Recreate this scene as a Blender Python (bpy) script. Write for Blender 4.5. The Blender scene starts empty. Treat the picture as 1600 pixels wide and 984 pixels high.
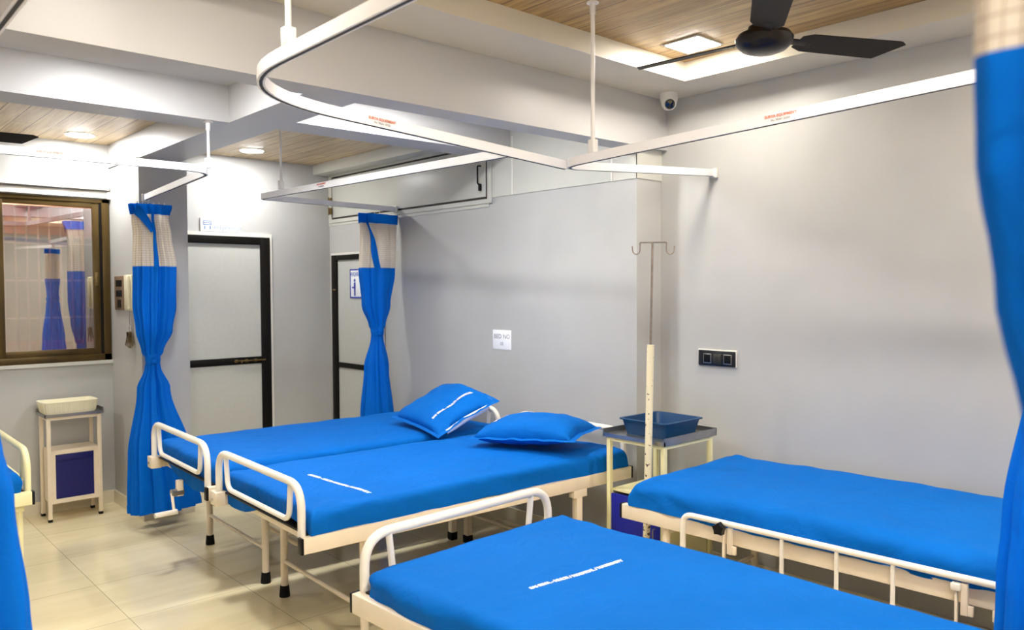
import bpy, bmesh, math, random
from mathutils import Vector, Matrix, noise as mnoise
random.seed(7)
S = bpy.context.scene
COL = S.collection
R = math.radians
PI = math.pi

# ------------------------------------------------------------------ materials
def lin(c):
    return tuple((x/255/12.92 if x/255 <= .04045 else ((x/255+.055)/1.055)**2.4) for x in c)

def mat(name, rgb, rough=.5, metal=0, var=.0, vscale=6, bump=0, bscale=60, spec=.5, coat=0, sheen=0):
    m = bpy.data.materials.new(name); m.use_nodes = True
    nt = m.node_tree; b = nt.nodes['Principled BSDF']
    c = lin(rgb)
    b.inputs['Roughness'].default_value = rough
    b.inputs['Metallic'].default_value = metal
    b.inputs['Specular IOR Level'].default_value = spec
    b.inputs['Coat Weight'].default_value = coat
    b.inputs['Coat Roughness'].default_value = .08
    b.inputs['Sheen Weight'].default_value = sheen
    b.inputs['Base Color'].default_value = (*c, 1)
    tc = nt.nodes.new('ShaderNodeTexCoord')
    n = nt.nodes.new('ShaderNodeTexNoise'); n.inputs['Scale'].default_value = vscale; n.inputs['Detail'].default_value = 5
    nt.links.new(tc.outputs['Object'], n.inputs['Vector'])
    r = nt.nodes.new('ShaderNodeValToRGB')
    v = max(var, .015)
    r.color_ramp.elements[0].position = .3; r.color_ramp.elements[1].position = .7
    r.color_ramp.elements[0].color = (*[x*(1-v) for x in c], 1)
    r.color_ramp.elements[1].color = (*[min(1, x*(1+v)) for x in c], 1)
    nt.links.new(n.outputs['Fac'], r.inputs['Fac']); nt.links.new(r.outputs['Color'], b.inputs['Base Color'])
    if bump:
        n2 = nt.nodes.new('ShaderNodeTexNoise'); n2.inputs['Scale'].default_value = bscale; n2.inputs['Detail'].default_value = 4
        nt.links.new(tc.outputs['Object'], n2.inputs['Vector'])
        bp = nt.nodes.new('ShaderNodeBump'); bp.inputs['Strength'].default_value = bump; bp.inputs['Distance'].default_value = .01
        nt.links.new(n2.outputs['Fac'], bp.inputs['Height']); nt.links.new(bp.outputs['Normal'], b.inputs['Normal'])
    return m

def emit(name, rgb, strength):
    m = bpy.data.materials.new(name); m.use_nodes = True
    b = m.node_tree.nodes['Principled BSDF']
    b.inputs['Base Color'].default_value = (.8, .8, .8, 1)
    b.inputs['Emission Color'].default_value = (*lin(rgb), 1)
    b.inputs['Emission Strength'].default_value = strength
    return m

def chipped(name, rgb, chip, amount=.62, scale=60):
    m = mat(name, rgb, .4)
    nt = m.node_tree; b = nt.nodes['Principled BSDF']
    tc = nt.nodes.new('ShaderNodeTexCoord'); n = nt.nodes.new('ShaderNodeTexNoise')
    n.inputs['Scale'].default_value = scale; n.inputs['Detail'].default_value = 3
    nt.links.new(tc.outputs['Object'], n.inputs['Vector'])
    r = nt.nodes.new('ShaderNodeValToRGB'); r.color_ramp.interpolation = 'CONSTANT'
    r.color_ramp.elements[0].color = (0, 0, 0, 1); r.color_ramp.elements[1].position = amount; r.color_ramp.elements[1].color = (1, 1, 1, 1)
    nt.links.new(n.outputs['Fac'], r.inputs['Fac'])
    mx = nt.nodes.new('ShaderNodeMix'); mx.data_type = 'RGBA'
    mx.inputs['A'].default_value = (*lin(rgb), 1); mx.inputs['B'].default_value = (*lin(chip), 1)
    nt.links.new(r.outputs['Color'], mx.inputs['Factor']); nt.links.new(mx.outputs['Result'], b.inputs['Base Color'])
    return m

def mat_floor():
    m = bpy.data.materials.new('floor_tile'); m.use_nodes = True
    nt = m.node_tree; b = nt.nodes['Principled BSDF']; L = nt.links.new
    b.inputs['Roughness'].default_value = .12; b.inputs['Specular IOR Level'].default_value = .5
    tc = nt.nodes.new('ShaderNodeTexCoord')
    mp = nt.nodes.new('ShaderNodeMapping'); mp.inputs['Location'].default_value = (.6-.593+.0, .05, 0)
    L(tc.outputs['Object'], mp.inputs['Vector'])
    br = nt.nodes.new('ShaderNodeTexBrick'); br.offset = 0; br.squash = 1
    br.inputs['Scale'].default_value = 1; br.inputs['Brick Width'].default_value = .6; br.inputs['Row Height'].default_value = .6
    br.inputs['Mortar Size'].default_value = .0016; br.inputs['Mortar Smooth'].default_value = .2; br.inputs['Bias'].default_value = 0
    br.inputs['Color1'].default_value = (*lin((238, 225, 186)), 1); br.inputs['Color2'].default_value = (*lin((233, 218, 178)), 1)
    br.inputs['Mortar'].default_value = (*lin((158, 146, 118)), 1)
    L(mp.outputs['Vector'], br.inputs['Vector'])
    n = nt.nodes.new('ShaderNodeTexNoise'); n.inputs['Scale'].default_value = 1.2; n.inputs['Detail'].default_value = 8; n.inputs['Distortion'].default_value = .8
    mp2 = nt.nodes.new('ShaderNodeMapping'); mp2.inputs['Scale'].default_value = (1, 5, 1); L(tc.outputs['Object'], mp2.inputs['Vector']); L(mp2.outputs['Vector'], n.inputs['Vector'])
    r = nt.nodes.new('ShaderNodeValToRGB'); r.color_ramp.elements[0].position = .35; r.color_ramp.elements[1].position = .7
    r.color_ramp.elements[0].color = (.86, .84, .78, 1); r.color_ramp.elements[1].color = (1, 1, 1, 1)
    L(n.outputs['Fac'], r.inputs['Fac'])
    mx = nt.nodes.new('ShaderNodeMix'); mx.data_type = 'RGBA'; mx.blend_type = 'MULTIPLY'; mx.inputs['Factor'].default_value = .7
    L(br.outputs['Color'], mx.inputs['A']); L(r.outputs['Color'], mx.inputs['B']); L(mx.outputs['Result'], b.inputs['Base Color'])
    return m

def mat_planks(name, light, dark):
    # tongue and groove boards running along y, 0.12 m wide
    m = bpy.data.materials.new(name); m.use_nodes = True
    nt = m.node_tree; b = nt.nodes['Principled BSDF']; L = nt.links.new
    b.inputs['Roughness'].default_value = .38
    tc = nt.nodes.new('ShaderNodeTexCoord')
    mp = nt.nodes.new('ShaderNodeMapping'); mp.inputs['Scale'].default_value = (14, .9, 1); L(tc.outputs['Object'], mp.inputs['Vector'])
    n = nt.nodes.new('ShaderNodeTexNoise'); n.inputs['Scale'].default_value = 3; n.inputs['Detail'].default_value = 7; n.inputs['Distortion'].default_value = .6
    L(mp.outputs['Vector'], n.inputs['Vector'])
    r = nt.nodes.new('ShaderNodeValToRGB'); r.color_ramp.elements[0].position = .32; r.color_ramp.elements[1].position = .68
    r.color_ramp.elements[0].color = (*lin(dark), 1); r.color_ramp.elements[1].color = (*lin(light), 1)
    L(n.outputs['Fac'], r.inputs['Fac'])
    rot = nt.nodes.new('ShaderNodeMapping'); rot.inputs['Rotation'].default_value = (0, 0, PI/2); L(tc.outputs['Object'], rot.inputs['Vector'])
    br = nt.nodes.new('ShaderNodeTexBrick'); br.offset = .5
    br.inputs['Scale'].default_value = 1; br.inputs['Brick Width'].default_value = 6.; br.inputs['Row Height'].default_value = .12
    br.inputs['Mortar Size'].default_value = .0035; br.inputs['Mortar Smooth'].default_value = .3; br.inputs['Bias'].default_value = 0
    br.inputs['Color1'].default_value = (1, 1, 1, 1); br.inputs['Color2'].default_value = (.82, .8, .77, 1); br.inputs['Mortar'].default_value = (.28, .2, .13, 1)
    L(rot.outputs['Vector'], br.inputs['Vector'])
    mx = nt.nodes.new('ShaderNodeMix'); mx.data_type = 'RGBA'; mx.blend_type = 'MULTIPLY'; mx.inputs['Factor'].default_value = 1
    L(r.outputs['Color'], mx.inputs['A']); L(br.outputs['Color'], mx.inputs['B']); L(mx.outputs['Result'], b.inputs['Base Color'])
    bp = nt.nodes.new('ShaderNodeBump'); bp.inputs['Strength'].default_value = .5; bp.inputs['Distance'].default_value = .006; bp.invert = True
    L(br.outputs['Fac'], bp.inputs['Height']); L(bp.outputs['Normal'], b.inputs['Normal'])
    return m

def translucent(m, rgb, amount):
    nt = m.node_tree; out = nt.nodes['Material Output']; b = nt.nodes['Principled BSDF']
    t = nt.nodes.new('ShaderNodeBsdfTranslucent'); t.inputs['Color'].default_value = (*lin(rgb), 1)
    mx = nt.nodes.new('ShaderNodeMixShader'); mx.inputs['Fac'].default_value = amount
    nt.links.new(b.outputs[0], mx.inputs[1]); nt.links.new(t.outputs[0], mx.inputs[2]); nt.links.new(mx.outputs[0], out.inputs['Surface'])

def mat_fabric(name, rgb, rough=.75, weave=900, wr=.42, wscale=9, trans=0):
    m = mat(name, rgb, rough, var=.05, vscale=2.5, sheen=.0, spec=.1)
    nt = m.node_tree; b = nt.nodes['Principled BSDF']; L = nt.links.new
    tc = nt.nodes.new('ShaderNodeTexCoord')
    n = nt.nodes.new('ShaderNodeTexNoise'); n.inputs['Scale'].default_value = wscale; n.inputs['Detail'].default_value = 6; n.inputs['Distortion'].default_value = 1.2
    L(tc.outputs['Object'], n.inputs['Vector'])
    b1 = nt.nodes.new('ShaderNodeBump'); b1.inputs['Strength'].default_value = wr; b1.inputs['Distance'].default_value = .02
    L(n.outputs['Fac'], b1.inputs['Height'])
    w = nt.nodes.new('ShaderNodeTexNoise'); w.inputs['Scale'].default_value = weave; w.inputs['Detail'].default_value = 1
    L(tc.outputs['Object'], w.inputs['Vector'])
    b2 = nt.nodes.new('ShaderNodeBump'); b2.inputs['Strength'].default_value = .12; b2.inputs['Distance'].default_value = .002
    L(w.outputs['Fac'], b2.inputs['Height']); L(b1.outputs['Normal'], b2.inputs['Normal']); L(b2.outputs['Normal'], b.inputs['Normal'])
    if trans: translucent(m, rgb, trans)
    return m

def mat_check(name):
    # beige cotton net with woven check threads, driven by the UV map (metres)
    m = bpy.data.materials.new(name); m.use_nodes = True
    nt = m.node_tree; b = nt.nodes['Principled BSDF']; L = nt.links.new
    b.inputs['Roughness'].default_value = .8
    uv = nt.nodes.new('ShaderNodeTexCoord')
    br = nt.nodes.new('ShaderNodeTexBrick'); br.offset = 0
    br.inputs['Scale'].default_value = 1; br.inputs['Brick Width'].default_value = .016; br.inputs['Row Height'].default_value = .016
    br.inputs['Mortar Size'].default_value = .0013; br.inputs['Mortar Smooth'].default_value = .3
    br.inputs['Color1'].default_value = (*lin((246, 238, 222)), 1); br.inputs['Color2'].default_value = (*lin((240, 230, 212)), 1)
    br.inputs['Mortar'].default_value = (*lin((190, 172, 148)), 1)
    L(uv.outputs['UV'], br.inputs['Vector']); L(br.outputs['Color'], b.inputs['Base Color'])
    translucent(m, (226, 214, 196), .3)
    return m

def mat_glass():
    m = bpy.data.materials.new('tinted_window_glass'); m.use_nodes = True
    nt = m.node_tree; nt.nodes.clear(); L = nt.links.new
    o = nt.nodes.new('ShaderNodeOutputMaterial'); mx = nt.nodes.new('ShaderNodeMixShader')
    t = nt.nodes.new('ShaderNodeBsdfTransparent'); t.inputs['Color'].default_value = (.62, .62, .62, 1)
    g = nt.nodes.new('ShaderNodeBsdfGlossy'); g.inputs['Roughness'].default_value = .0; g.inputs['Color'].default_value = (.9, .9, .9, 1)
    n = nt.nodes.new('ShaderNodeTexNoise'); n.inputs['Scale'].default_value = .8
    mr = nt.nodes.new('ShaderNodeMapRange'); mr.inputs['To Min'].default_value = .38; mr.inputs['To Max'].default_value = .46
    L(n.outputs['Fac'], mr.inputs['Value']); L(mr.outputs['Result'], mx.inputs['Fac'])
    L(t.outputs[0], mx.inputs[1]); L(g.outputs[0], mx.inputs[2]); L(mx.outputs[0], o.inputs[0])
    return m

M = dict(
    wall=mat('grey_wall_paint', (182, 181, 177), .38, var=.03, vscale=3, bump=.05, bscale=18),
    upper=mat('pale_wall_panel', (198, 197, 187), .35, var=.02),
    ceil=mat('ceiling_paint', (210, 202, 184), .45, var=.02),
    beam=mat('beam_paint', (184, 182, 180), .4, var=.025, vscale=2),
    floor=mat_floor(), skirt=mat('cream_skirting_tile', (222, 212, 186), .2, var=.04),
    plank=mat_planks('tan_wood_boards', (200, 166, 106), (148, 113, 64)), plank_pale=mat_planks('pale_wood_boards', (226, 204, 164), (190, 160, 116)),
    enamel=mat('cream_enamel', (238, 222, 196), .32, var=.03, vscale=14, bump=.03, bscale=40),
    enamel_white=mat('white_enamel', (242, 234, 218), .28, var=.025, vscale=12),
    ivory=mat('pale_yellow_enamel', (238, 230, 178), .35, var=.03, vscale=10),
    rubber=mat('black_rubber', (9, 8, 8), .6, spec=.2),
    blackp=mat('black_plastic', (10, 10, 11), .4, spec=.25),
    deck=mat('dark_steel_sheet', (40, 36, 32), .5, .4),
    sheet=mat_fabric('blue_sheet', (0, 99, 186)),
    sheet_b=mat_fabric('blue_sheet_shade', (4, 108, 212)),
    curtain=mat_fabric('blue_curtain', (0, 110, 214), .6, 700, .3, 14, .22),
    check=mat_check('beige_check_net'),
    print=mat('white_print', (236, 240, 246), .7),
    steel=mat('stainless_steel', (168, 166, 164), .3, .9, var=.08, vscale=20),
    rust=mat('worn_steel_rod', (150, 138, 128), .4, .8, var=.15, vscale=60),
    door_blue=mat('navy_blue_panel', (20, 30, 148), .4, var=.03),
    door_navy=mat('dark_navy_panel', (6, 8, 96), .5, var=.04),
    tray=mat('teal_blue_plastic', (0, 58, 102), .4, var=.03),
    basket=mat('cream_plastic', (238, 232, 204), .4, var=.02),
    track=mat('white_track_plastic', (240, 238, 238), .3, var=.015),
    slot=mat('dark_track_slot', (52, 50, 52), .6),
    rod=mat('white_painted_rod', (236, 232, 228), .3, var=.03, vscale=20),
    red=mat('faded_red_print', (214, 128, 104), .7), ink=mat('grey_print', (120, 112, 112), .7),
    dframe=mat('dark_bronze_frame', (13, 9, 6), .5, 0, spec=.2, var=.1, vscale=20),
    wframe=mat('bronze_window_frame', (84, 66, 32), .3, .55, var=.1, vscale=8),
    leaf=mat('pale_grey_door_laminate', (196, 196, 188), .35, var=.025, vscale=30),
    sign=mat('white_sign_board', (244, 246, 248), .4), blueink=mat('blue_sign_print', (40, 60, 168), .5),
    paleink=mat('pale_blue_print', (96, 124, 168), .5),
    fan=mat('dark_brown_fan_enamel', (22, 13, 10), .3, 0, spec=.25, coat=.15),
    blade=mat('brown_fan_blade', (30, 24, 21), .5, 0, spec=.15),
    socket=mat('black_socket_plate', (20, 20, 26), .3), module=mat('dark_grey_module', (46, 44, 38), .4),
    brown=mat('brown_switch_plate', (120, 98, 76), .35, var=.06, vscale=30), cream=mat('cream_handset', (230, 222, 188), .35),
    brass=mat('worn_brass', (120, 100, 62), .35, .8, var=.2, vscale=80),
    white=mat('white_plastic', (226, 222, 212), .35),
    lens=mat('black_lens', (8, 8, 9), .08, coat=1),
    ivpaint=chipped('chipped_cream_paint', (236, 224, 188), (70, 44, 24), .66, 55),
    ivchip=chipped('heavily_chipped_cream_paint', (228, 214, 178), (52, 34, 22), .56, 75),
    glass=mat_glass(),
    grille=mat('pinkish_grille_paint', (246, 214, 194), .5), outwall=mat('terracotta_outside_wall', (196, 120, 92), .7, var=.1, vscale=2),
    outgrey=mat('grey_outside_wall', (150, 142, 132), .7, var=.08, vscale=2),
    lamp=emit('led_panel_glow', (255, 250, 240), 1),
    dark=mat('dark_gap', (44, 34, 26), .7),
    foam=mat('white_pillow_filling', (222, 224, 232), .8),
)

# ------------------------------------------------------------------ mesh tools
class MB:
    def __init__(self): self.bm = bmesh.new(); self.uv = None
    def box(self, lo, hi, bev=0, mtx=None):
        c = [(a+b)/2 for a, b in zip(lo, hi)]; s = [abs(b-a) for a, b in zip(lo, hi)]
        r = bmesh.ops.create_cube(self.bm, size=1, matrix=Matrix.Translation(c) @ Matrix.Diagonal((*s, 1)))
        vs = r['verts']
        if bev:
            es = list({e for v in vs for e in v.link_edges})
            o = bmesh.ops.bevel(self.bm, geom=es, offset=bev, segments=2, profile=.5, affect='EDGES')
            vs = list({v for f in o['faces'] for v in f.verts} | {v for v in vs if v.is_valid})
        if mtx: bmesh.ops.transform(self.bm, matrix=mtx, verts=vs)
        return self
    def tube(self, pts, r, seg=10, closed=False, cap=True):
        pts = [Vector(p) for p in pts]; n = len(pts); rings = []
        rr = r if isinstance(r, (list, tuple)) else [r]*n
        def tan(i):
            a = pts[(i-1) % n] if (closed or i > 0) else pts[i]; b = pts[(i+1) % n] if (closed or i < n-1) else pts[i]
            return (b-a).normalized()
        t0 = tan(0); up = Vector((0, 0, 1)) if abs(t0.z) < .9 else Vector((1, 0, 0))
        nn = (up - t0*up.dot(t0)).normalized()
        for i in range(n):
            t = tan(i); nn = (nn - t*nn.dot(t)).normalized(); bb = t.cross(nn)
            rings.append([self.bm.verts.new(pts[i] + (nn*math.cos(2*PI*k/seg) + bb*math.sin(2*PI*k/seg))*rr[i]) for k in range(seg)])
        for i in range(n if closed else n-1):
            a, b = rings[i], rings[(i+1) % n]
            for k in range(seg): self.bm.faces.new((a[k], a[(k+1) % seg], b[(k+1) % seg], b[k]))
        if cap and not closed:
            self.bm.faces.new(rings[0][::-1]); self.bm.faces.new(rings[-1])
        return self
    def lathe(self, prof, c=(0, 0, 0), seg=24, mtx=None):
        new = []; rings = []
        for r, z in prof:
            ring = [self.bm.verts.new((c[0]+r*math.cos(2*PI*k/seg), c[1]+r*math.sin(2*PI*k/seg), c[2]+z)) for k in range(seg)]
            rings.append(ring); new += ring
        for a, b in zip(rings, rings[1:]):
            for k in range(seg): self.bm.faces.new((a[k], a[(k+1) % seg], b[(k+1) % seg], b[k]))
        self.bm.faces.new(rings[0][::-1]); self.bm.faces.new(rings[-1])
        if mtx: bmesh.ops.transform(self.bm, matrix=mtx, verts=new)
        return self
    def grid(self, f, nu, nv, cu=False, uvf=None):
        if uvf and self.uv is None: self.uv = self.bm.loops.layers.uv.new('UVMap')
        V = [[self.bm.verts.new(f(i, j)) for i in range(nu)] for j in range(nv)]
        for j in range(nv-1):
            for i in range(nu if cu else nu-1):
                k = (i+1) % nu
                fc = self.bm.faces.new((V[j][i], V[j][k], V[j+1][k], V[j+1][i]))
                if uvf:
                    for lp, (a, b) in zip(fc.loops, ((i, j), (i+1, j), (i+1, j+1), (i, j+1))): lp[self.uv].uv = uvf(a, b)
        return self
    def prism(self, poly, z0, z1, mtx=None):
        a = [self.bm.verts.new((x, y, z0)) for x, y in poly]; b = [self.bm.verts.new((x, y, z1)) for x, y in poly]
        n = len(poly)
        for i in range(n): self.bm.faces.new((a[i], a[(i+1) % n], b[(i+1) % n], b[i]))
        self.bm.faces.new(a[::-1]); self.bm.faces.new(b)
        if mtx: bmesh.ops.transform(self.bm, matrix=mtx, verts=a+b)
        return self
    def build(self, name, m, parent=None, smooth=True, ang=38):
        bmesh.ops.recalc_face_normals(self.bm, faces=self.bm.faces)
        me = bpy.data.meshes.new(name); self.bm.to_mesh(me); self.bm.free()
        if smooth:
            for p in me.polygons: p.use_smooth = True
            me.set_sharp_from_angle(angle=R(ang))
        me.materials.append(M[m] if isinstance(m, str) else m)
        o = bpy.data.objects.new(name, me); COL.objects.link(o)
        if parent: o.parent = parent
        return o

def fillet(pts, r, n=7, closed=False):
    pts = [Vector(p) for p in pts]; out = []; N = len(pts)
    for i, p in enumerate(pts):
        if not closed and i in (0, N-1): out.append(p); continue
        a = (pts[(i-1) % N]-p); b = (pts[(i+1) % N]-p)
        rr = min(r, a.length*.49, b.length*.49)
        p0 = p + a.normalized()*rr; p1 = p + b.normalized()*rr
        for k in range(n+1):
            t = k/n; out.append(p0*(1-t)**2 + p*2*t*(1-t) + p1*t*t)
    return out

def tag(o, label=None, cat=None, group=None, kind=None):
    if label: o['label'] = label
    if cat: o['category'] = cat
    if group: o['group'] = group
    if kind: o['kind'] = kind
    return o
def thing(name, label, cat, loc=(0, 0, 0), rz=0, group=None):
    o = bpy.data.objects.new(name, None); COL.objects.link(o)
    o.empty_display_size = .05; o.location = loc; o.rotation_euler = (0, 0, rz)
    return tag(o, label, cat, group)
def struct(name, mb, m, parent=None, label=None):
    o = mb.build(name, m, parent, smooth=False)
    if not parent:
        o['kind'] = 'structure'
        if label: o['label'] = label
        o['category'] = name.split('_')[0]
    return o
def copy_part(o, parent):
    c = o.copy(); COL.objects.link(c); c.parent = parent
    for ch in list(o.children): copy_part(ch, c)
    return c

def text_obj(name, body, size, m, fn, parent=None, depth=.0006, align='CENTER', bold=0.0, res=2):
    """flat lettering turned to a mesh; fn maps (x,y,z) text space to object space"""
    cu = bpy.data.curves.new('t', 'FONT'); cu.body = body; cu.size = size; cu.align_x = align; cu.align_y = 'CENTER'
    cu.extrude = depth; cu.resolution_u = res; cu.offset = bold
    to = bpy.data.objects.new('t', cu); COL.objects.link(to)
    dg = bpy.context.evaluated_depsgraph_get(); dg.update()
    me = bpy.data.meshes.new_from_object(to.evaluated_get(dg)); me.name = name
    bpy.data.objects.remove(to); bpy.data.curves.remove(cu)
    for v in me.vertices: v.co = fn(*v.co)
    me.materials.clear(); me.materials.append(M[m])
    o = bpy.data.objects.new(name, me); COL.objects.link(o)
    if parent: o.parent = parent
    return o

# ------------------------------------------------------------------ room shell
XR, XH, YD, XL, YF = 3.90, 3.67, 6.55, -1.6, -2.4        # right wall, bed-head wall, window/door wall, left, behind
ZC, ZW = 2.735, 2.835                                    # soffit underside, wood boards of the recess
YJ, YB0, YB1, ZB = 2.965, 2.92, 3.075, 2.44              # jog, big beam front/back, its underside
CX0, CX1, CY = 1.80, 2.13, 5.85                          # column by the window
ZT = 2.54                                                # underside of the two smaller beams

struct('floor', MB().box((XL-.1, YF-.1, -.1), (XR+.1, YD+.1, 0)), 'floor')
struct('wall_right', MB().box((XR, YF-.1, 0), (XR+.1, YJ, 2.98)), 'wall')
struct('wall_bedhead', MB().box((XH, YJ, 0), (XR+.1, YD+.1, 2.98)), 'wall')
struct('wall_left', MB().box((XL-.1, YF-.1, 0), (XL, YD+.1, 2.98)), 'wall')
struct('wall_front', MB().box((XL, YF-.1, 0), (XR, YF, 2.98)), 'wall')
WX0, WX1, WZ0, WZ1 = .25, 1.795, 1.095, 2.31             # window opening
b = MB()
b.box((XL, YD, 0), (WX0, YD+.12, 2.98)); b.box((WX1, YD, 0), (XH, YD+.12, 2.98))
b.box((WX0, YD, 0), (WX1, YD+.12, WZ0)); b.box((WX0, YD, WZ1), (WX1, YD+.12, 2.98))
struct('wall_back', b, 'wall')
struct('column', MB().box((CX0, CY, 0), (CX1, YD, ZT+.01)), 'wall')
# pale panels on the upper part of the bed-head wall and round the jog
b = MB().box((XH-.006, YJ-.006, 2.262), (XH, 4.29, 2.70)); b.box((XH-.006, YJ-.006, 2.262), (XR, YJ, ZB))
b.box((XH-.006, 4.29, 2.2), (XH, YD, 2.70))
struct('trim_1', b, 'upper', label='pale panel band along the top of the wall behind the beds')
b = MB()
for y in (4.04, 3.15): b.box((XH-.010, y-.006, 2.262), (XH-.0058, y+.006, 2.66))
struct('trim_2', b, 'white', label='thin white cover strips between the pale wall panels')
# skirtings
b = MB(); b.box((XL, YD-.012, 0), (CX0, YD, .095)); b.box((CX1, YD-.012, 0), (2.1+.08, YD, .095)); b.box((3.1, YD-.012, 0), (XH, YD, .095))
struct('baseboard_back', b, 'skirt')
b = MB(); b.box((CX0-.012, CY-.012, 0), (CX0, YD-.012, .095)); b.box((CX0, CY-.012, 0), (CX1+.012, CY, .095)); b.box((CX1, CY, 0), (CX1+.012, YD-.012, .095))
struct('baseboard_column', b, 'skirt')
struct('baseboard_right', MB().box((XR-.012, YF, 0), (XR, YJ, .1)), 'skirt')
struct('baseboard_bedhead', MB().box((XH-.012, YJ-.012, 0), (XH, 5.6, .1)).box((XH, YJ-.012, 0), (XR-.012, YJ, .1)), 'skirt')
# ceiling: soffit ring, recess boards, beams, coffers
RX0, RX1, RY0, RY1 = -.6, 3.60, -1.6, 2.58
b = MB()
b.box((XL, RY1, ZC), (XR, YB0, 2.98)); b.box((XL, YF, ZC), (XR, RY0, 2.98))
b.box((XL, RY0, ZC), (RX0, RY1, 2.98)); b.box((RX1, RY0, ZC), (XR, RY1, 2.98))
struct('ceiling', b, 'ceil')
struct('ceiling_recess', MB().box((RX0, RY0, ZW), (RX1, RY1, 2.98)), 'plank')
struct('beam_main', MB().box((XL, YB0, ZB), (XR, YB1, 2.98)), 'beam')
B2L0, B2L1, B2R0, B2R1 = 4.30, 4.54, 4.06, 4.31
struct('beam_left', MB().box((XL, B2L0, ZT), (CX0, B2L1, 2.98)), 'beam')
struct('beam_right', MB().box((CX1-.05, B2R0, ZT), (XH, B2R1, 2.98)), 'beam')
struct('beam_column', MB().box((CX0, YB1, ZT), (CX1-.05, YD, 2.98)), 'beam')
struct('ceiling_middle', MB().box((XL, YB1, 2.74), (CX0, B2L0, 2.98)).box((CX1-.05, YB1, 2.74), (XH, B2R0, 2.98)), 'beam')
struct('ceiling_window', MB().box((XL, B2L1, 2.722), (CX0, YD, 2.98)), 'plank_pale')
struct('ceiling_door', MB().box((CX1-.05, B2R1, 2.74), (XH, YD, 2.98)), 'plank_pale')
struct('trim_3', MB().box((3.51, B2R1, 2.655), (XH-.0065, YD, 2.74)), 'upper', label='box moulding along the ceiling edge above the loft door')

# ------------------------------------------------------------------ camera
cam = bpy.data.cameras.new('camera'); co = bpy.data.objects.new('camera', cam); COL.objects.link(co); S.camera = co
F_PX = 1241.26; cam.sensor_width = 36; cam.lens = F_PX/1600*36; cam.clip_start = .02; cam.dof.use_dof = True; cam.dof.focus_distance = 3.8; cam.dof.aperture_fstop = 3.6
yaw, pit, rol = R(47.86778), R(-1.89078), R(-.2924)
f = Vector((math.cos(pit)*math.cos(yaw), math.cos(pit)*math.sin(yaw), math.sin(pit)))
r0 = Vector((math.sin(yaw), -math.cos(yaw), 0)); u0 = r0.cross(f)
rt = r0*math.cos(rol) + u0*math.sin(rol); up = -r0*math.sin(rol) + u0*math.cos(rol)
mw = Matrix((rt, up, -f)).transposed().to_4x4(); mw.translation = (0, 0, 1.62); co.matrix_world = mw

# ------------------------------------------------------------------ beds
def noise3(x, y, z): return mnoise.noise(Vector((x, y, z)))

def mattress(L, W, H, top, seed, amp=1.0, x0=.0, rr=.035, drape=None):
    """sheet-wrapped slab: a grid laid over the top and folded down the four sides"""
    arc = rr*PI/2; skirt = H-rr; nx, ny = 150, 84
    def wrap(s, half):       # s arc length from the centre -> position, drop
        a = abs(s); sg = 1 if s >= 0 else -1; flat = half-rr
        if a <= flat: return s, 0
        if a <= flat+arc:
            t = (a-flat)/rr; return sg*(flat+rr*math.sin(t)), rr*(1-math.cos(t))
        return sg*half, rr + (a-flat-arc)
    sx = (L/2-rr)+arc+skirt+.09; sy = (W/2-rr)+arc+skirt
    def dens(t): return math.copysign(abs(t)**.8, t)
    def top_z(x, y):
        z = top
        z += amp*.006*noise3(x*1.6+seed, y*2.2, seed) + amp*.0035*noise3(x*5+seed*2, y*6, 3)
        z += amp*.007*noise3((x+y)*9+seed, (x-y)*2.2, seed+5)*max(0, noise3(x*1.3, y*1.5+seed, 9)+.3)
        z += amp*.006*noise3((x-.6*y)*13+seed, (x*.6+y)*3, seed+11)*max(0, noise3(x*1.7+4, y*1.9+seed, 2)+.1)
        cx, cy = L/2-abs(x), W/2-abs(y); dc = math.hypot(cx, cy)       # pleats fanning out from the tucked corners
        if dc < .45: z += amp*.004*math.sin(9*math.atan2(cy, cx+1e-6)+seed)*(1-dc/.45)*min(1, dc/.1)
        e = max(abs(x)/(L/2), abs(y)/(W/2)); z -= .006*max(0, e-.75)/.25
        return z
    def P(i, j):
        u = dens(i/(nx-1)*2-1)*sx; v = dens(j/(ny-1)*2-1)*sy
        X, dx = wrap(u, L/2); Y, dy = wrap(v, W/2)
        he = H + (drape(Y) if (drape and dx > 0 and X < 0 and dy == 0) else 0); d = min(he, math.hypot(dx, dy)); z = top_z(X, Y)-d
        if d > .004:
            k = min(1, d/.05)
            w = .014*amp*noise3(X*3+seed, Y*3, z*7)*k + .009*amp*noise3(X*11+z*9, Y*11+seed-z*9, z*5)*k
            n = Vector((math.copysign(1, X) if dx > 0 else 0, math.copysign(1, Y) if dy > 0 else 0))
            X += n.x*w; Y += n.y*w
        return (X+L/2+x0, Y, z)
    return MB().grid(P, nx, ny), (lambda x, y: top_z(x-L/2-x0, y))

def rail_loop(W, z0, ztop, r=.017, inner=.17, ri=.0125):
    """bent tube end rail in the plane x=0: outer inverted U and a smaller hanging loop"""
    h = W/2-.045
    m = MB().tube(fillet([(0, -h, z0), (0, -h, ztop), (0, h, ztop), (0, h, z0)], .11, 9), r, 12)
    q = h-.10
    m.tube(fillet([(0, -q, ztop), (0, -q+.02, ztop-inner), (0, q-.02, ztop-inner), (0, q, ztop)], .05, 7), ri, 10)
    return m

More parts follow.
